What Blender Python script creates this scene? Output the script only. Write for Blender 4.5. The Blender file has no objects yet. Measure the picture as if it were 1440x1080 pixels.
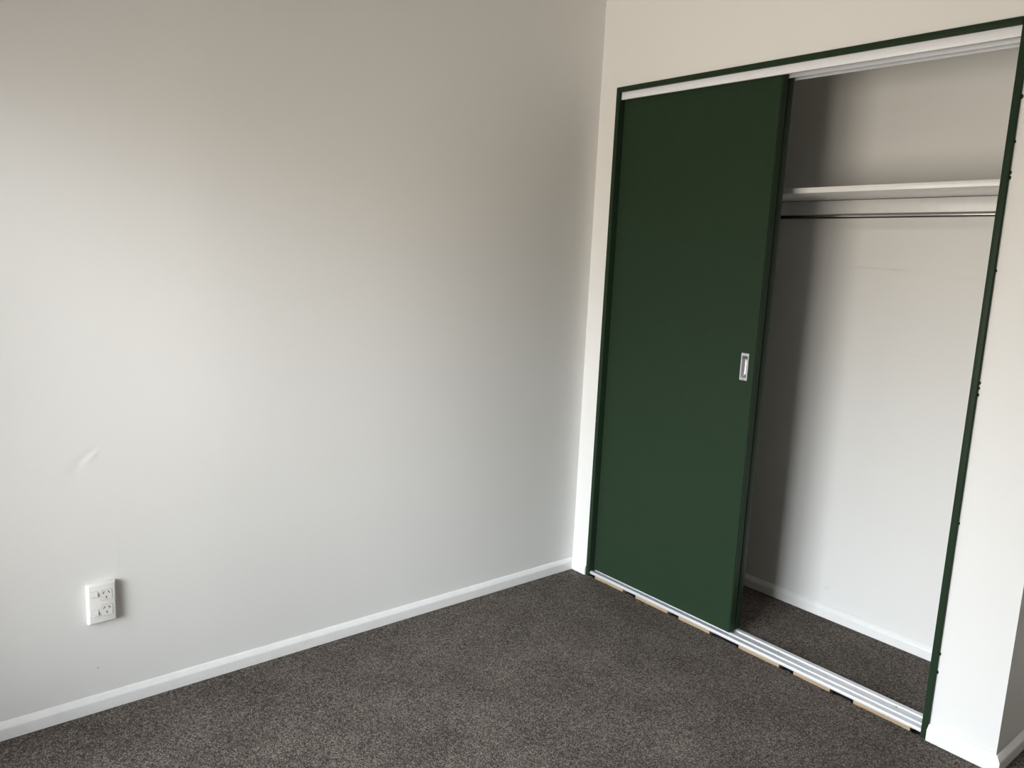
import bpy, bmesh, math, random
from mathutils import Matrix, Vector

S = bpy.context.scene
COL = S.collection
random.seed(7)

# ------------------------------------------------------------------ camera
# room axes: corner of the two walls at the origin; left wall is y=0 (runs to -x),
# wardrobe wall is x=0 (runs to -y), z up, metres
CX, CY, CZ = -2.38827, -2.38702, 1.39061
YAW, PITCH, ROLL, FPX = 0.876699, -0.166578, 0.045928, 1101.9
cf = Vector((math.cos(YAW) * math.cos(PITCH), math.sin(YAW) * math.cos(PITCH), math.sin(PITCH)))
cr = Vector((math.sin(YAW), -math.cos(YAW), 0.0))
cu = cr.cross(cf)
r2 = math.cos(ROLL) * cr + math.sin(ROLL) * cu
u2 = -math.sin(ROLL) * cr + math.cos(ROLL) * cu
cam_d = bpy.data.cameras.new('camera')
cam_d.sensor_fit = 'HORIZONTAL'
cam_d.sensor_width = 36.0
cam_d.lens = 36.0 * FPX / 1440.0
cam_d.clip_start = 0.02
cam = bpy.data.objects.new('camera', cam_d)
COL.objects.link(cam)
cam.matrix_world = Matrix(((r2.x, u2.x, -cf.x, CX), (r2.y, u2.y, -cf.y, CY), (r2.z, u2.z, -cf.z, CZ), (0, 0, 0, 1)))
S.camera = cam

# ------------------------------------------------------------------ sky, window light, exposure
WX = -2.80                       # inner face of the window wall
WY0, WY1, WZ0, WZ1 = -1.74, -0.25, 0.20, 1.95    # window opening
SKY = (0.895, 0.955, 1.0)
GROUND = (0.335, 0.30, 0.255)
SKY_STRENGTH = 23.6

world = bpy.data.worlds.new('overcast_sky')
S.world = world
world.use_nodes = True
wn = world.node_tree
wn.nodes.clear()
w_out = wn.nodes.new('ShaderNodeOutputWorld')
w_bg = wn.nodes.new('ShaderNodeBackground')
w_geo = wn.nodes.new('ShaderNodeTexCoord')
w_sep = wn.nodes.new('ShaderNodeSeparateXYZ')
w_ramp = wn.nodes.new('ShaderNodeValToRGB')
w_map = wn.nodes.new('ShaderNodeMapRange')
w_map.inputs['From Min'].default_value = -1
w_map.inputs['From Max'].default_value = 1
wn.links.new(w_geo.outputs['Generated'], w_sep.inputs[0])
wn.links.new(w_sep.outputs['Z'], w_map.inputs['Value'])
wn.links.new(w_map.outputs[0], w_ramp.inputs[0])
wn.links.new(w_ramp.outputs[0], w_bg.inputs['Color'])
wn.links.new(w_bg.outputs[0], w_out.inputs[0])
el = w_ramp.color_ramp.elements
el[0].position = 0.0; el[0].color = (*GROUND, 1)
el[1].position = 1.0; el[1].color = (*SKY, 1)
e = el.new(0.51); e.color = (*GROUND, 1)
e = el.new(0.63); e.color = (*SKY, 1)
w_bg.inputs['Strength'].default_value = SKY_STRENGTH

# sampling portal in the window opening (guides the sky light, adds none)
pl = bpy.data.lights.new('window_portal', 'AREA')
pl.shape = 'RECTANGLE'
pl.size = WY1 - WY0
pl.size_y = WZ1 - WZ0
pl.cycles.is_portal = True
po = bpy.data.objects.new('window_portal', pl)
COL.objects.link(po)
po.matrix_world = Matrix(((0, 0, -1, WX - 0.13), (1, 0, 0, (WY0 + WY1) / 2), (0, -1, 0, (WZ0 + WZ1) / 2), (0, 0, 0, 1)))

S.view_settings.view_transform = 'Standard'
S.view_settings.look = 'None'
S.view_settings.gamma = 1.0
S.view_settings.use_curve_mapping = False
S.view_settings.exposure = 0.0
S.cycles.max_bounces = 14
S.cycles.diffuse_bounces = 10
S.cycles.glossy_bounces = 6
S.cycles.transparent_max_bounces = 12
S.cycles.sample_clamp_indirect = 8.0


# ------------------------------------------------------------------ materials
def new_mat(name):
    m = bpy.data.materials.new(name)
    m.use_nodes = True
    nt = m.node_tree
    b = nt.nodes['Principled BSDF']
    return m, nt, b


def N(nt, kind, **inp):
    n = nt.nodes.new(kind)
    for k, v in inp.items():
        n.inputs[k.replace('_', ' ')].default_value = v
    return n


def math_n(nt, op, a, b=None, c=None, clamp=False):
    n = nt.nodes.new('ShaderNodeMath')
    n.operation = op
    n.use_clamp = clamp
    for i, v in enumerate((a, b, c)):
        if v is None:
            continue
        if isinstance(v, (int, float)):
            n.inputs[i].default_value = v
        else:
            nt.links.new(v, n.inputs[i])
    return n.outputs[0]


def mix_col(nt, fac, a, b):
    n = nt.nodes.new('ShaderNodeMix')
    n.data_type = 'RGBA'
    for sock, v in ((n.inputs['Factor'], fac), (n.inputs['A'], a), (n.inputs['B'], b)):
        if isinstance(v, (int, float)):
            sock.default_value = v
        elif isinstance(v, tuple):
            sock.default_value = (*v, 1) if len(v) == 3 else v
        else:
            nt.links.new(v, sock)
    return n.outputs['Result']


def obj_coord(nt):
    return nt.nodes.new('ShaderNodeTexCoord').outputs['Object']


def noise(nt, vec, scale, detail=2.0, rough=0.5):
    n = N(nt, 'ShaderNodeTexNoise', Scale=scale, Detail=detail, Roughness=rough)
    nt.links.new(vec, n.inputs['Vector'])
    return n.outputs['Fac']


def ramp(nt, fac, stops):
    n = nt.nodes.new('ShaderNodeValToRGB')
    els = n.color_ramp.elements
    els[0].position, els[0].color = stops[0][0], (*stops[0][1], 1)
    els[1].position, els[1].color = stops[-1][0], (*stops[-1][1], 1)
    for p, c in stops[1:-1]:
        e = els.new(p)
        e.color = (*c, 1)
    nt.links.new(fac, n.inputs[0])
    return n.outputs[0]


def bump(nt, b, height, strength, dist):
    n = N(nt, 'ShaderNodeBump', Strength=strength, Distance=dist)
    nt.links.new(height, n.inputs['Height'])
    nt.links.new(n.outputs[0], b.inputs['Normal'])
    return n


PAINT = (0.80, 0.797, 0.783)


def wall_paint(name, dents=None, smudge=None):
    m, nt, b = new_mat(name)
    co = obj_coord(nt)
    fine = noise(nt, co, 260, 3, 0.6)
    mid = noise(nt, co, 14, 2, 0.5)
    big = noise(nt, co, 1.7, 2, 0.5)
    col = mix_col(nt, math_n(nt, 'MULTIPLY', big, 0.35), PAINT, tuple(c * 0.965 for c in PAINT))
    h = math_n(nt, 'ADD', math_n(nt, 'MULTIPLY', fine, 0.00018), math_n(nt, 'MULTIPLY', mid, 0.0008))
    if dents == 'left':
        sep = nt.nodes.new('ShaderNodeSeparateXYZ')
        nt.links.new(co, sep.inputs[0])
        x, z = sep.outputs['X'], sep.outputs['Z']
        # plaster patch whose edge shows as a faint step
        wob = math_n(nt, 'MULTIPLY', math_n(nt, 'SUBTRACT', noise(nt, co, 7, 2), 0.5), 0.012)
        def mr(v, a, c):
            n = nt.nodes.new('ShaderNodeMapRange')
            n.interpolation_type = 'SMOOTHSTEP'
            n.inputs['From Min'].default_value = a
            n.inputs['From Max'].default_value = c
            nt.links.new(v, n.inputs['Value'])
            return n.outputs[0]
        zz = math_n(nt, 'ADD', z, wob)
        xx = math_n(nt, 'ADD', x, wob)
        patch = math_n(nt, 'MULTIPLY', mr(zz, 0.586, 0.574), math_n(nt, 'MULTIPLY', mr(xx, -1.872, -1.862), mr(xx, -1.02, -1.25)))
        h = math_n(nt, 'ADD', h, math_n(nt, 'MULTIPLY', patch, -0.0002))
        # knock in the plaster: a short raised crease beside a shallow hollow
        def blob(px, pz, ang, ra, rb, amp):
            dx = math_n(nt, 'SUBTRACT', x, px)
            dz = math_n(nt, 'SUBTRACT', z, pz)
            ca, sa = math.cos(ang), math.sin(ang)
            u = math_n(nt, 'ADD', math_n(nt, 'MULTIPLY', dx, ca / ra), math_n(nt, 'MULTIPLY', dz, sa / ra))
            v = math_n(nt, 'ADD', math_n(nt, 'MULTIPLY', dx, -sa / rb), math_n(nt, 'MULTIPLY', dz, ca / rb))
            d2 = math_n(nt, 'ADD', math_n(nt, 'MULTIPLY', u, u), math_n(nt, 'MULTIPLY', v, v))
            g = math_n(nt, 'POWER', 2.718, math_n(nt, 'MULTIPLY', d2, -1.0))
            return math_n(nt, 'MULTIPLY', g, amp)
        for a in ((-1.926, 0.768, 0.75, 0.020, 0.007, 0.0008), (-1.934, 0.780, 0.6, 0.022, 0.008, -0.0007),
                  (-1.962, 0.748, 1.1, 0.024, 0.012, -0.0007)):
            h = math_n(nt, 'ADD', h, blob(*a))
        spot = blob(-1.934, 0.1312, 0, 0.0022, 0.0022, 0.75)
        col = mix_col(nt, spot, col, (0.25, 0.22, 0.19))
    if smudge == 'back':
        sep = nt.nodes.new('ShaderNodeSeparateXYZ')
        nt.links.new(co, sep.inputs[0])
        y, z = sep.outputs['Y'], sep.outputs['Z']
        for py, pz, ry, rz, amp in ((-1.0, 1.391, 0.11, 0.005, 0.16), (-1.045, 1.3905, 0.018, 0.0025, 0.45), (-0.94, 1.394, 0.05, 0.003, 0.18),
                                    (-1.30, 1.372, 0.08, 0.008, 0.07), (-1.161, 1.091, 0.003, 0.003, 0.5), (-0.93, 0.12, 0.01, 0.006, 0.25)):
            dy = math_n(nt, 'MULTIPLY', math_n(nt, 'SUBTRACT', y, py), 1 / ry)
            dz = math_n(nt, 'MULTIPLY', math_n(nt, 'SUBTRACT', z, pz), 1 / rz)
            d2 = math_n(nt, 'ADD', math_n(nt, 'MULTIPLY', dy, dy), math_n(nt, 'MULTIPLY', dz, dz))
            g = math_n(nt, 'POWER', 2.718, math_n(nt, 'MULTIPLY', d2, -1.0))
            g = math_n(nt, 'MULTIPLY', g, math_n(nt, 'MULTIPLY', noise(nt, co, 60, 3), 1.0 * amp))
            col = mix_col(nt, g, col, (0.28, 0.27, 0.25))
    if not isinstance(col, tuple):
        nt.links.new(col, b.inputs['Base Color'])
    b.inputs['Roughness'].default_value = 0.62
    b.inputs['Specular IOR Level'].default_value = 0.35
    bump(nt, b, h, 1.0, 1.0)
    return m


def enamel(name, col, rough=0.3, spec=0.5, wave=0.0003, var=0.06):
    m, nt, b = new_mat(name)
    co = obj_coord(nt)
    n1 = noise(nt, co, 30, 3)
    c = mix_col(nt, n1, tuple(v * (1 - var) for v in col), tuple(v * (1 + var) for v in col))
    nt.links.new(c, b.inputs['Base Color'])
    b.inputs['Roughness'].default_value = rough
    b.inputs['Specular IOR Level'].default_value = spec
    h = math_n(nt, 'MULTIPLY', noise(nt, co, 120, 2), wave)
    bump(nt, b, h, 1.0, 1.0)
    return m


def metal(name, col, rough, streak=(400, 4, 400)):
    m, nt, b = new_mat(name)
    co = obj_coord(nt)
    mp = nt.nodes.new('ShaderNodeMapping')
    mp.inputs['Scale'].default_value = streak
    nt.links.new(co, mp.inputs[0])
    n1 = noise(nt, mp.outputs[0], 1.0, 2)
    c = mix_col(nt, n1, tuple(v * 0.93 for v in col), col)
    nt.links.new(c, b.inputs['Base Color'])
    b.inputs['Metallic'].default_value = 1.0
    r = math_n(nt, 'MULTIPLY_ADD', n1, 0.12, rough)
    nt.links.new(r, b.inputs['Roughness'])
    return m


M_left = wall_paint('white_wall_paint_patched', dents='left')
M_wall = wall_paint('white_wall_paint')
M_cback = wall_paint('white_wall_paint_scuffed', smudge='back')
M_ceil = wall_paint('ceiling_paint')
M_rear = enamel('taupe_bounce_dimmer', (0.47, 0.42, 0.35), 0.6, 0.3)  # made-up taupe for the unseen rear wall, dims bounce onto the return wall
M_trim = enamel('white_gloss_trim', (0.85, 0.85, 0.845), 0.26, 0.5)
M_green = enamel('dark_green_enamel', (0.0215, 0.0400, 0.0225), 0.38, 0.07, 0.00025)
M_alu = metal('anodised_aluminium', (0.80, 0.82, 0.86), 0.42)
M_alu.node_tree.nodes['Principled BSDF'].inputs['Metallic'].default_value = 0.55
M_chrome = metal('satin_chrome', (0.62, 0.63, 0.66), 0.30, (60, 60, 300))
M_cup = metal('brushed_chrome_cup', (0.50, 0.50, 0.53), 0.40, (60, 60, 300))
M_rail = metal('polished_steel_rail', (0.40, 0.39, 0.38), 0.16)
M_plastic = enamel('white_plastic', (0.84, 0.84, 0.82), 0.32, 0.5, 0.00005, 0.01)
M_socket = enamel('ivory_plastic', (0.80, 0.79, 0.75), 0.35, 0.5, 0.00005, 0.01)
M_black = enamel('black_slot', (0.02, 0.018, 0.016), 0.6)
M_white_al = enamel('white_powder_coat', (0.84, 0.86, 0.91), 0.35, 0.5, 0.00005, 0.01)
M_screw = metal('screw_steel', (0.35, 0.35, 0.36), 0.3)


def wood(name, c0, c1):
    m, nt, b = new_mat(name)
    co = obj_coord(nt)
    mp = nt.nodes.new('ShaderNodeMapping')
    mp.inputs['Scale'].default_value = (220, 9, 220)
    nt.links.new(co, mp.inputs[0])
    n1 = noise(nt, mp.outputs[0], 1.0, 4, 0.6)
    nt.links.new(ramp(nt, n1, [(0.3, c0), (0.7, c1)]), b.inputs['Base Color'])
    b.inputs['Roughness'].default_value = 0.7
    return m


M_wood = wood('raw_pine', (0.33, 0.235, 0.14), (0.47, 0.35, 0.225))
M_sub = wood('dark_subfloor', (0.020, 0.014, 0.011), (0.045, 0.03, 0.022))


def carpet_mat():
    m, nt, b = new_mat('grey_brown_carpet')
    co = obj_coord(nt)
    tuft = nt.nodes.new('ShaderNodeTexVoronoi')
    tuft.inputs['Scale'].default_value = 290
    nt.links.new(co, tuft.inputs['Vector'])
    sepc = nt.nodes.new('ShaderNodeSeparateColor')
    nt.links.new(tuft.outputs['Color'], sepc.inputs[0])
    fine = noise(nt, co, 300, 2, 0.6)
    mid = noise(nt, co, 55, 3, 0.6)
    big = noise(nt, co, 5.0, 3, 0.55)
    v = math_n(nt, 'ADD', math_n(nt, 'MULTIPLY', sepc.outputs[0], 0.40), math_n(nt, 'MULTIPLY', fine, 0.55))
    v = math_n(nt, 'ADD', v, math_n(nt, 'MULTIPLY', mid, 0.20))
    v = math_n(nt, 'ADD', v, math_n(nt, 'MULTIPLY', big, 0.22))
    c = ramp(nt, v, [(0.46, (0.040, 0.0335, 0.0288)), (0.62, (0.082, 0.0695, 0.0605)), (0.76, (0.138, 0.1190, 0.1050)), (0.90, (0.25, 0.220, 0.197))])
    nt.links.new(c, b.inputs['Base Color'])
    b.inputs['Roughness'].default_value = 0.95
    b.inputs['Specular IOR Level'].default_value = 0.05
    h = math_n(nt, 'ADD', math_n(nt, 'MULTIPLY', tuft.outputs['Distance'], -0.5), fine)
    bump(nt, b, h, 0.9, 0.004)
    return m


M_carpet = carpet_mat()


def glass_mat():
    m = bpy.data.materials.new('window_glass')
    m.use_nodes = True
    nt = m.node_tree
    nt.nodes.clear()
    out = nt.nodes.new('ShaderNodeOutputMaterial')
    tr = nt.nodes.new('ShaderNodeBsdfTransparent')
    gl = nt.nodes.new('ShaderNodeBsdfGlossy')
    gl.inputs['Roughness'].default_value = 0.02
    fr = nt.nodes.new('ShaderNodeFresnel')
    fr.inputs['IOR'].default_value = 1.45
    mx = nt.nodes.new('ShaderNodeMixShader')
    nt.links.new(fr.outputs[0], mx.inputs[0])
    nt.links.new(tr.outputs[0], mx.inputs[1])
    nt.links.new(gl.outputs[0], mx.inputs[2])
    nt.links.new(mx.outputs[0], out.inputs[0])
    return m


M_glass = glass_mat()


# ------------------------------------------------------------------ mesh helpers
def obj(name, bm, mat, parent=None, smooth=False):
    bmesh.ops.recalc_face_normals(bm, faces=bm.faces)
    me = bpy.data.meshes.new(name)
    bm.to_mesh(me)
    bm.free()
    me.materials.append(mat)
    if smooth:
        for p in me.polygons:
            p.use_smooth = True
        me.set_sharp_from_angle(angle=math.radians(35))
    o = bpy.data.objects.new(name, me)
    COL.objects.link(o)
    if parent:
        o.parent = parent
    return o


def box(bm, x0, x1, y0, y1, z0, z1):
    vs = [bm.verts.new((x, y, z)) for x in (x0, x1) for y in (y0, y1) for z in (z0, z1)]
    for f in ((0, 1, 3, 2), (4, 6, 7, 5), (0, 4, 5, 1), (2, 3, 7, 6), (0, 2, 6, 4), (1, 5, 7, 3)):
        bm.faces.new([vs[i] for i in f])
    return vs


def bevel_all(bm, w, seg=2):
    bmesh.ops.bevel(bm, geom=list(bm.edges), offset=w, segments=seg, affect='EDGES', profile=0.5)


def box_obj(name, dims, mat, parent=None, bev=0.0, seg=2):
    bm = bmesh.new()
    box(bm, *dims)
    if bev:
        bevel_all(bm, bev, seg)
    return obj(name, bm, mat, parent, smooth=bool(bev))


def thing(name, label, cat, loc=(0, 0, 0), group=None):
    o = bpy.data.objects.new(name, None)
    o.empty_display_size = 0.05
    COL.objects.link(o)
    o.location = loc
    tag(o, label, cat, group)
    return o


def tag(o, label, cat, group=None):
    o['label'] = label
    o['category'] = cat
    if group:
        o['group'] = group
    return o


def struct(o, label=None, cat=None):
    o['kind'] = 'structure'
    if label:
        o['label'] = label
    if cat:
        o['category'] = cat
    return o


def extrude_profile(bm, prof, a, b, axis):
    """prof: closed list of (p,q); a,b: start/end along axis 'y' -> (p, s, q)"""
    if axis == 'y':
        f = lambda p, q, s: (p, s, q)
    else:
        f = lambda p, q, s: (s, p, q)
    r0 = [bm.verts.new(f(p, q, a)) for p, q in prof]
    r1 = [bm.verts.new(f(p, q, b)) for p, q in prof]
    n = len(prof)
    for i in range(n):
        bm.faces.new((r0[i], r0[(i + 1) % n], r1[(i + 1) % n], r1[i]))
    bm.faces.new(r0)
    bm.faces.new(r1)


def prism(bm, poly, z0, z1):
    lo = [bm.verts.new((x, y, z0)) for x, y in poly]
    hi = [bm.verts.new((x, y, z1)) for x, y in poly]
    n = len(poly)
    for i in range(n):
        bm.faces.new((lo[i], lo[(i + 1) % n], hi[(i + 1) % n], hi[i]))
    bm.faces.new(lo)
    bm.faces.new(hi)


def tube(bm, p0, p1, r, n=24):
    p0, p1 = Vector(p0), Vector(p1)
    d = (p1 - p0).normalized()
    a = d.orthogonal().normalized()
    b = d.cross(a)
    rings = []
    for p in (p0, p1):
        rings.append([bm.verts.new(p + r * (math.cos(t) * a + math.sin(t) * b)) for t in [2 * math.pi * i / n for i in range(n)]])
    for i in range(n):
        j = (i + 1) % n
        bm.faces.new((rings[0][i], rings[0][j], rings[1][j], rings[1][i]))
    bm.faces.new(rings[0])
    bm.faces.new(rings[1])


# ------------------------------------------------------------------ dimensions
H = 2.40
YR = -3.40                 # rear wall
YE = -1.737                # outer corner where the wardrobe wall turns
XA = 0.62                  # depth of the return / entry recess
FYL, FYR, FZ = -0.097, -1.555, 2.056      # outside of the green frame
JT = 0.019                 # jamb thickness
OYL, OYR, OZ = FYL - JT, FYR + JT, FZ - JT
CB = 0.515                 # wardrobe back wall
CSR = -1.640               # wardrobe right inner side

# ------------------------------------------------------------------ room shell
struct(box_obj('floor', (WX - 0.12, XA + 0.1, YR - 0.1, 0.1, -0.10, -0.012), M_sub))
struct(box_obj('ceiling', (WX - 0.12, XA + 0.1, YR - 0.1, 0.1, H, H + 0.10), M_ceil))
struct(box_obj('wall_left', (WX - 0.12, XA + 0.1, 0.0, 0.1, -0.012, H), M_left))
struct(box_obj('wall_rear', (WX - 0.12, XA + 0.1, YR - 0.1, YR, -0.012, H), M_rear))
struct(box_obj('wall_entry', (XA, XA + 0.1, YR, YE, -0.012, H), M_wall))

# wall with the wardrobe opening, its return and the wardrobe interior
bm = bmesh.new()
box(bm, 0.0, 0.10, FYL, 0.0, -0.012, H)
box(bm, 0.0, 0.10, FYR, FYL, FZ, H)
box(bm, 0.0, 0.10, CSR, FYR, -0.012, H)
struct(obj('wall_wardrobe', bm, M_wall))
struct(box_obj('wall_return', (0.0, XA, YE, CSR, -0.012, H), M_wall))
struct(box_obj('wall_wardrobe_back', (CB, XA, CSR, 0.0, -0.012, H), M_cback))

# window wall
bm = bmesh.new()
box(bm, WX - 0.12, WX, YR, WY0, -0.012, H)
box(bm, WX - 0.12, WX, WY1, 0.0, -0.012, H)
box(bm, WX - 0.12, WX, WY0, WY1, -0.012, WZ0)
box(bm, WX - 0.12, WX, WY0, WY1, WZ1, H)
struct(obj('wall_window', bm, M_wall))

# window: frame, mullion, two panes
win = struct(thing('window_1', 'white framed two pane window opposite the wardrobe', 'window', (WX - 0.06, (WY0 + WY1) / 2, WZ0)))
del win['category']
WM = -1.15
def win_part(name, y0, y1, z0, z1, xa, xb, mat):
    o = box_obj(name, (xa, xb, y0, y1, z0, z1), mat, None, 0.002 if mat is not M_glass else 0)
    o.parent = win
    o.matrix_parent_inverse = Matrix.Translation(-Vector(win.location))
    return o
FW = 0.045
win_part('window_frame', WY0, WY1, WZ0, WZ0 + FW, WX - 0.10, WX - 0.04, M_white_al)
win_part('window_frame', WY0, WY1, WZ1 - FW, WZ1, WX - 0.10, WX - 0.04, M_white_al)
win_part('window_frame', WY0, WY0 + FW, WZ0 + FW, WZ1 - FW, WX - 0.10, WX - 0.04, M_white_al)
win_part('window_frame', WY1 - FW, WY1, WZ0 + FW, WZ1 - FW, WX - 0.10, WX - 0.04, M_white_al)
win_part('mullion', WM - 0.035, WM + 0.035, WZ0 + FW, WZ1 - FW, WX - 0.10, WX - 0.04, M_white_al)
win_part('pane', WY0 + FW, WM - 0.035, WZ0 + FW, WZ1 - FW, WX - 0.073, WX - 0.067, M_glass)
win_part('pane', WM + 0.035, WY1 - FW, WZ0 + FW, WZ1 - FW, WX - 0.073, WX - 0.067, M_glass)

# ------------------------------------------------------------------ carpet
PACK = [(-0.1484, -0.3123), (-0.3829, -0.5536), (-0.609, -0.7567), (-0.8854, -1.0527), (-1.1076, -1.2418), (-1.3227, -1.504)]
edge = []
for y0, y1 in PACK:                      # carpet stops short of each packer, leaves a dark slot after it, then creeps up to the track
    edge += [(0.0, y0 + 0.012), (-0.0065, y0 + 0.004)]
    n = 6
    for i in range(n + 1):
        edge.append((-0.0065 - 0.0012 * math.sin(i * 2.3 + y0 * 9), y0 + (y1 - y0) * i / n))
    edge += [(-0.0075, y1 - 0.018), (0.001, y1 - 0.030)]
edge = [(x, y) for x, y in edge if y > OYR]
poly = [(WX, 0.0), (0.0, 0.0), (0.0, FYL), (-0.010, FYL), (-0.010, OYL), (0.0, OYL)] + edge + \
       [(-0.004, OYR + 0.002), (-0.010, OYR), (-0.010, FYR), (0.0, FYR), (0.0, YE), (XA, YE), (XA, YR), (WX, YR)]
bm = bmesh.new()
prism(bm, poly, -0.012, 0.0)
carp = struct(obj('floor_carpet', bm, M_carpet), 'mottled dark grey brown carpet covering the bedroom floor')
bm = bmesh.new()
box(bm, 0.101, CB, CSR, 0.0, -0.012, 0.0)
struct(obj('floor_carpet_wardrobe', bm, M_carpet), 'grey brown carpet inside the open wardrobe behind the track')

# ------------------------------------------------------------------ skirting boards
SK = [(0.0, -0.012), (0.016, -0.012), (0.016, 0.0315), (0.0156, 0.0338), (0.0142, 0.0362), (0.0078, 0.0452), (0.0055, 0.0482), (0.0024, 0.0500), (0.0020, 0.0440), (0.0, 0.0440)]


def skirting(name, p0, v0, p1, v1):
    bm = bmesh.new()
    a = [bm.verts.new((p0[0] + n * v0[0], p0[1] + n * v0[1], z)) for n, z in SK]
    b = [bm.verts.new((p1[0] + n * v1[0], p1[1] + n * v1[1], z)) for n, z in SK]
    n = len(SK)
    for i in range(n):
        bm.faces.new((a[i], a[(i + 1) % n], b[(i + 1) % n], b[i]))
    bm.faces.new(a)
    bm.faces.new(b)
    return struct(obj(name, bm, M_trim, smooth=True))


skirting('baseboard_left', (WX, 0), (1, -1), (0, 0), (-1, -1))
skirting('baseboard_corner', (0, 0), (-1, -1), (0, FYL), (-1, 0))
skirting('baseboard_wardrobe', (0, FYR), (-1, 0), (0, YE), (-1, -1))
skirting('baseboard_return', (0, YE), (-1, -1), (XA, YE), (-1, -1))
skirting('baseboard_wardrobe_back', (CB, 0), (-1, -1), (CB, CSR), (-1, 1))
skirting('baseboard_wardrobe_side', (CB, CSR), (-1, 1), (0.10, CSR), (0, 1))
skirting('baseboard_rear', (WX, YR), (1, 1), (XA, YR), (-1, 1))
skirting('baseboard_window', (WX, 0), (1, -1), (WX, YR), (1, 1))

# ------------------------------------------------------------------ wardrobe frame
FX0, FX1 = -0.010, 0.105
fr = thing('trim_1', 'dark green painted timber frame around the wardrobe opening', 'door frame')
struct(fr)
del fr['category']
box_obj('jamb', (FX0, FX1, OYL, FYL, -0.012, FZ), M_green, fr, 0.0022, 3)
box_obj('jamb', (FX0, FX1, FYR, OYR, -0.012, FZ), M_green, fr, 0.0022, 3)
box_obj('head', (FX0 + 0.0003, FX1, OYR, OYL, OZ, FZ), M_green, fr, 0.0018, 3)
# runs and blobs of green paint along the outer edge of the right jamb
for y, z, r in ((-1.5565, 1.8539, 0.0045), (-1.5562, 1.66, 0.0035), (-1.5558, 1.6465, 0.004), (-1.5562, 1.09, 0.0035), (-1.5562, 1.075, 0.003),
                (-1.5562, 1.056, 0.0035), (-1.5558, 0.68, 0.003), (-1.5562, 0.2756, 0.0035), (-1.5562, 0.217, 0.004), (-1.556, 1.40, 0.003), (-1.556, 1.74, 0.003)):
    bm = bmesh.new()
    bmesh.ops.create_icosphere(bm, subdivisions=2, radius=r)
    bmesh.ops.scale(bm, vec=(0.35, 0.8, 1.4), verts=bm.verts)
    bmesh.ops.translate(bm, vec=(-0.0008, y, z), verts=bm.verts)
    obj('paint_blob', bm, M_green, fr, True)

# white fascia over the sliding gear
fas = box_obj('track_fascia', (0.0015, 0.0105, OYR, OYL, 2.0085, OZ), M_white_al, None, 0.0012)
tag(fas, 'narrow white fascia strip under the head of the green frame', 'fascia')

# top track: plate with three downward fins
bm = bmesh.new()
TP = [(0.0110, OZ), (0.0110, 2.0100), (0.0128, 2.0100), (0.0128, 2.0330), (0.0560, 2.0330), (0.0560, 2.0090), (0.0550, 2.0082), (0.0550, 2.0062), (0.0592, 2.0062),
      (0.0592, 2.0082), (0.0582, 2.0090), (0.0582, 2.0330), (0.0970, 2.0330), (0.0970, 2.0060), (0.1000, 2.0060), (0.1000, OZ)]
extrude_profile(bm, TP, OYR, OYL, 'y')
tag(obj('top_track', bm, M_alu), 'twin channel aluminium track under the head of the wardrobe', 'door track')

# bottom track: lipped plate with two rounded running ribs
def arc(xc, hw, zb, h, n=6):
    return [(xc - hw * math.cos(math.pi * i / n), zb + h * math.sin(math.pi * i / n) ** 0.7) for i in range(n + 1)]
ZB = 0.0165
bm = bmesh.new()
BP = [(-0.0015, 0.0095), (-0.0020, 0.0175), (-0.0005, 0.0200), (0.0020, 0.0212), (0.0115, 0.0212), (0.0140, 0.0200), (0.0155, ZB)] + \
     arc(0.0350, 0.0060, ZB, 0.0060) + arc(0.0755, 0.0065, ZB, 0.0060) + [(0.0860, ZB), (0.0875, 0.0185), (0.0930, 0.0180), (0.0945, 0.0160), (0.0945, 0.0095)]
extrude_profile(bm, BP, OYR, OYL, 'y')
bt = thing('bottom_track', 'ribbed aluminium floor track running across the wardrobe opening', 'door track', (0, 0, 0))
obj('track_plate', bm, M_alu, bt, True)
for y in (-0.19, -0.62, -1.008, -1.43):
    bm = bmesh.new()
    tube(bm, (0.0640, y, ZB - 0.001), (0.0640, y, ZB + 0.0009), 0.0030, 12)
    obj('screw', bm, M_screw, bt)

# pine packers under the track
PACK_LABEL = ['pale pine packer under the floor track, next to the jamb by the room corner',
              'pale pine packer under the floor track, below the middle of the green door',
              'pale pine packer under the floor track, just short of the green door edge',
              'first pale pine packer under the bare floor track past the green door',
              'short pale pine packer midway along the bare stretch of floor track',
              'longest pale pine packer under the floor track, beside the jamb near the outer wall corner']
for i, (y0, y1) in enumerate(PACK):
    bm = bmesh.new()
    box(bm, -0.0031 + 0.0006 * math.sin(i * 2.1), 0.088, y1, y0, -0.012, 0.0095)
    bevel_all(bm, 0.0008, 1)
    o = obj('wooden_packer', bm, M_wood)
    tag(o, PACK_LABEL[i], 'packer', 'pine packers under the floor track')

# ------------------------------------------------------------------ sliding doors
HY0, HY1, HZ0, HZ1 = -0.8005, -0.7675, 0.9760, 1.0745     # flush pull on the front door


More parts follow.
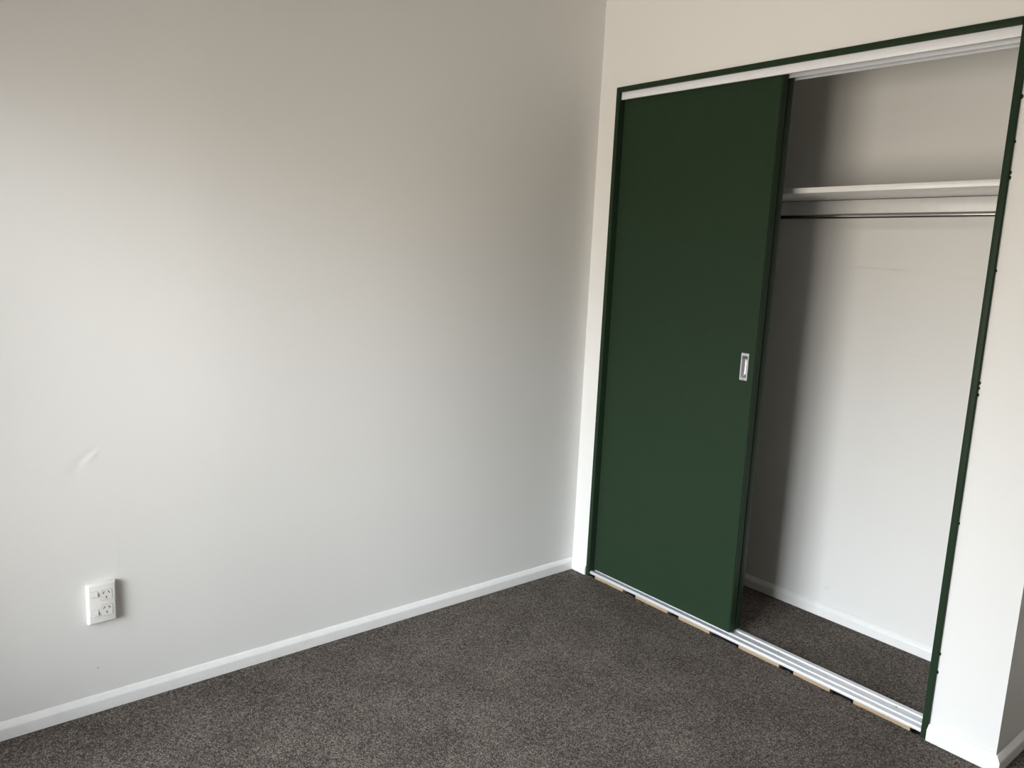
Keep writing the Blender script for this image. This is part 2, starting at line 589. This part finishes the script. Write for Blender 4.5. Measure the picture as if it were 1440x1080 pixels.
def pocket_slab(x0, x1, y0, y1, z0, z1, py0, py1, pz0, pz1, depth, bev):
    """door leaf with a rectangular pocket sunk in its front (x0) face"""
    bm = bmesh.new()
    ys, zs = [y0, py0, py1, y1], [z0, pz0, pz1, z1]
    g = {(i, j): bm.verts.new((x0, ys[i], zs[j])) for i in range(4) for j in range(4)}
    for i in range(3):
        for j in range(3):
            if (i, j) != (1, 1):
                bm.faces.new((g[i, j], g[i + 1, j], g[i + 1, j + 1], g[i, j + 1]))
    ring = [(1, 1), (2, 1), (2, 2), (1, 2)]
    inn = [bm.verts.new((x0 + depth, ys[i], zs[j])) for i, j in ring]
    for k in range(4):
        bm.faces.new((g[ring[k]], g[ring[(k + 1) % 4]], inn[(k + 1) % 4], inn[k]))
    bm.faces.new(inn)
    per = [(i, 0) for i in range(3)] + [(3, j) for j in range(3)] + [(i, 3) for i in (3, 2, 1)] + [(0, j) for j in (3, 2, 1)]
    bk = [bm.verts.new((x1, ys[i], zs[j])) for i, j in per]
    n = len(per)
    for k in range(n):
        bm.faces.new((g[per[k]], g[per[(k + 1) % n]], bk[(k + 1) % n], bk[k]))
    bm.faces.new(bk)
    bmesh.ops.recalc_face_normals(bm, faces=bm.faces)
    es = [e for e in bm.edges if len(e.link_faces) == 2 and e.calc_face_angle(0) > 1.0
          and all(abs(v.co.x - x0) < 1e-6 or abs(v.co.x - x1) < 1e-6 for v in e.verts)
          and all((abs(v.co.y - y0) < 1e-6 or abs(v.co.y - y1) < 1e-6 or abs(v.co.z - z0) < 1e-6 or abs(v.co.z - z1) < 1e-6) for v in e.verts)]
    bmesh.ops.bevel(bm, geom=es, offset=bev, segments=2, affect='EDGES')
    return bm


def flush_pull(parent, x):
    """rectangular flush pull: rim, scooped cup, two screws"""
    pull = None
    iy0, iy1, iz0, iz1 = HY0 + 0.0055, HY1 - 0.0055, HZ0 + 0.0105, HZ1 - 0.0105
    bm = bmesh.new()
    out = [(HY0, HZ0), (HY1, HZ0), (HY1, HZ1), (HY0, HZ1)]
    inn = [(iy0, iz0), (iy1, iz0), (iy1, iz1), (iy0, iz1)]
    xf, xb = x - 0.0020, x + 0.0002
    vo = [bm.verts.new((xb, a, b)) for a, b in out]
    s = 0.0008
    vf = [bm.verts.new((xf, a + (s if a == HY0 else -s), b + (s if b == HZ0 else -s))) for a, b in out]
    vi = [bm.verts.new((xf, a, b)) for a, b in inn]
    vb = [bm.verts.new((xb + 0.002, a, b)) for a, b in inn]
    for k in range(4):
        j = (k + 1) % 4
        bm.faces.new((vo[k], vo[j], vf[j], vf[k]))
        bm.faces.new((vf[k], vf[j], vi[j], vi[k]))
        bm.faces.new((vi[k], vi[j], vb[j], vb[k]))
    pull = obj('flush_pull', bm, M_chrome, parent)
    pull['label'] = 'satin chrome flush pull'
    # cup: scooped across the width and rounded at both ends
    bm = bmesh.new()
    ny, nz = 10, 22
    grid = {}
    for i in range(ny + 1):
        for j in range(nz + 1):
            a, b = i / ny, j / nz
            ry = (1 - abs(2 * a - 1) ** 2.2)
            rz = min(1.0, min(b, 1 - b) / 0.22)
            rz = math.sin(rz * math.pi / 2)
            grid[i, j] = bm.verts.new((x + 0.001 + 0.0105 * ry ** 0.7 * rz ** 0.8, iy0 + (iy1 - iy0) * a, iz0 + (iz1 - iz0) * b))
    for i in range(ny):
        for j in range(nz):
            bm.faces.new((grid[i, j], grid[i + 1, j], grid[i + 1, j + 1], grid[i, j + 1]))
    obj('cup', bm, M_cup, pull, True)
    for z in (HZ0 + 0.0052, HZ1 - 0.0052):
        bm = bmesh.new()
        tube(bm, (xf - 0.0004, (HY0 + HY1) / 2, z), (xf + 0.001, (HY0 + HY1) / 2, z), 0.0026, 14)
        obj('screw', bm, M_screw, pull)


DZ0, DZ1 = 0.0245, 2.020
d1 = thing('sliding_door', 'dark green sliding wardrobe door with chrome flush pull, front of the pair', 'door', (0, 0, 0))
X0, X1 = 0.0195, 0.0540
bm = pocket_slab(X0, X1, -0.8265, OYL - 0.0005, DZ0, DZ1, HY0 + 0.004, HY1 - 0.004, HZ0 + 0.008, HZ1 - 0.008, 0.015, 0.0028)
obj('door_panel', bm, M_green, d1, True)
flush_pull(d1, X0)
d2 = thing('sliding_door', 'dark green sliding wardrobe door tucked behind the one with the pull', 'door', (0, 0, 0))
box_obj('door_panel', (0.0600, 0.0935, -0.8235, OYL - 0.0005, DZ0, DZ1), M_green, d2, 0.0026)

# ------------------------------------------------------------------ wardrobe shelf, batten, rail
TILT = -0.0075           # both run very slightly uphill to the right
def zt(y):
    return TILT * y
def slab_tilted(name, x0, x1, y0, y1, z0, z1, mat, parent, bev):
    bm = bmesh.new()
    vs = box(bm, x0, x1, y0, y1, z0, z1)
    for v in bm.verts:
        v.co.z += zt(v.co.y)
    bevel_all(bm, bev, 2)
    return obj(name, bm, mat, parent, True)
sh = thing('wardrobe_shelf', 'white painted shelf board across the top of the wardrobe', 'shelf', (0, 0, 0))
SZ = 1.6355
slab_tilted('shelf_board', 0.195, CB - 0.002, CSR, 0.0, SZ, SZ + 0.0185, M_trim, sh, 0.0007)
slab_tilted('batten', CB - 0.019, CB, CSR, 0.0, SZ - 0.066, SZ - 0.0018, M_trim, sh, 0.001)
rl = thing('clothes_rail', 'dark polished metal hanging rail below the wardrobe shelf', 'clothes rail', (0, 0, 0))
RX, RZ, RR = 0.250, 1.5580, 0.0085
bm = bmesh.new()
tube(bm, (RX, CSR + 0.002, RZ + zt(CSR)), (RX, -0.002, RZ), RR, 32)
obj('rod', bm, M_rail, rl, True)
for y, s in ((CSR, 1), (0.0, -1)):
    bm = bmesh.new()
    tube(bm, (RX, y, RZ + zt(y)), (RX, y + s * 0.003, RZ + zt(y)), 0.024, 24)
    tube(bm, (RX, y + s * 0.003, RZ + zt(y)), (RX, y + s * 0.014, RZ + zt(y)), 0.0115, 24)
    obj('rail_socket', bm, M_rail, rl, True)

# ------------------------------------------------------------------ double power outlet on the left wall
po_ = thing('power_outlet', 'white double power outlet with two switches on the plain white wall', 'power outlet', (-1.9185, 0.0, 0.3345))
OX, OZc = -1.9185, 0.3375
def opart(name, bm, mat, parent=po_, smooth=False):
    o = obj(name, bm, mat, None, smooth)
    o.parent = parent
    if parent is po_:
        o.matrix_parent_inverse = Matrix.Translation(-Vector(po_.location))
    return o
# tapered mounting block
bm = bmesh.new()
bx = (-1.9575, -1.8800, 0.2735, 0.3960)
fx = (-1.9530, -1.8848, 0.2800, 0.3940)
lo = [bm.verts.new(c) for c in ((bx[0], 0, bx[2]), (bx[1], 0, bx[2]), (bx[1], 0, bx[3]), (bx[0], 0, bx[3]))]
md = [bm.verts.new(c) for c in ((bx[0] + .0006, -0.010, bx[2] + .001), (bx[1] - .0006, -0.010, bx[2] + .001), (bx[1] - .0006, -0.010, bx[3] - .0003), (bx[0] + .0006, -0.010, bx[3] - .0003))]
hi = [bm.verts.new(c) for c in ((fx[0], -0.0195, fx[2]), (fx[1], -0.0195, fx[2]), (fx[1], -0.0195, fx[3]), (fx[0], -0.0195, fx[3]))]
for ra, rb in ((lo, md), (md, hi)):
    for k in range(4):
        bm.faces.new((ra[k], ra[(k + 1) % 4], rb[(k + 1) % 4], rb[k]))
bm.faces.new(lo)
bm.faces.new(hi)
bevel_all(bm, 0.0012, 2)
opart('mounting_block', bm, M_plastic, smooth=True)
YF = -0.0195


def rrect(cx, cz, w, h, r, n=4):
    pts = []
    for sx, sz, a0 in ((1, 1, 0), (-1, 1, 90), (-1, -1, 180), (1, -1, 270)):
        for i in range(n + 1):
            a = math.radians(a0 + 90 * i / n)
            pts.append((cx + sx * (w / 2 - r) + r * math.cos(a), cz + sz * (h / 2 - r) + r * math.sin(a)))
    return pts


def plate(bm, pts, y0, y1):
    a = [bm.verts.new((x, y0, z)) for x, z in pts]
    b = [bm.verts.new((x, y1, z)) for x, z in pts]
    n = len(pts)
    for i in range(n):
        bm.faces.new((a[i], a[(i + 1) % n], b[(i + 1) % n], b[i]))
    bm.faces.new(a)
    bm.faces.new(b)


M_line = enamel('grey_shadow_line', (0.40, 0.39, 0.37), 0.5)  # shadow lines on the outlet, painted as thin grey plates
for cz in (0.3688, 0.3112):
    bm = bmesh.new()
    plate(bm, rrect(-1.93935, cz - 0.0004, 0.0190, 0.0182, 0.001), YF + 0.0005, YF - 0.0003)
    opart('switch_shadow_line', bm, M_line)  # grey rim stands in for the thin shadow around the rocker
    bm = bmesh.new()
    x0, x1, z0, z1 = -1.9482, -1.9305, cz - 0.0082, cz + 0.0082
    prof = [(YF + 0.001, z0), (YF - 0.0040, z0), (YF - 0.0028, cz), (YF - 0.0008, z1), (YF + 0.001, z1)]   # rocker tipped forward at the bottom
    a = [bm.verts.new((x0, y, z)) for y, z in prof]
    b = [bm.verts.new((x1, y, z)) for y, z in prof]
    for i in range(5):
        bm.faces.new((a[i], a[(i + 1) % 5], b[(i + 1) % 5], b[i]))
    bm.faces.new(a)
    bm.faces.new(b)
    bmesh.ops.recalc_face_normals(bm, faces=bm.faces)
    opart('rocker_switch', bm, M_plastic)
for cz in (0.3610, 0.3150):
    bm = bmesh.new()
    plate(bm, rrect(-1.9080, cz, 0.0310, 0.0335, 0.006), YF + 0.0005, YF - 0.0003)
    opart('socket_shadow_line', bm, M_line)  # same painted shadow rim around the socket face
    bm = bmesh.new()
    plate(bm, rrect(-1.9080, cz, 0.0298, 0.0323, 0.0055), YF, YF - 0.0010)
    so = opart('socket_face', bm, M_socket)
    for dx, dz, ang, ln in ((-0.0070, 0.0075, 33, 0.0078), (0.0070, 0.0075, -33, 0.0078), (0.0, -0.0070, 0, 0.0080)):
        bm = bmesh.new()
        w = 0.0021
        ca, sa = math.cos(math.radians(ang)), math.sin(math.radians(ang))
        pts = []
        for u, v in ((-w / 2, -ln / 2), (w / 2, -ln / 2), (w / 2, ln / 2), (-w / 2, ln / 2)):
            pts.append((-1.9080 + dx + u * ca + v * sa, cz + dz - u * sa + v * ca))
        plate(bm, pts, YF - 0.0008, YF - 0.00115)
        opart('pin_slot', bm, M_black, so)
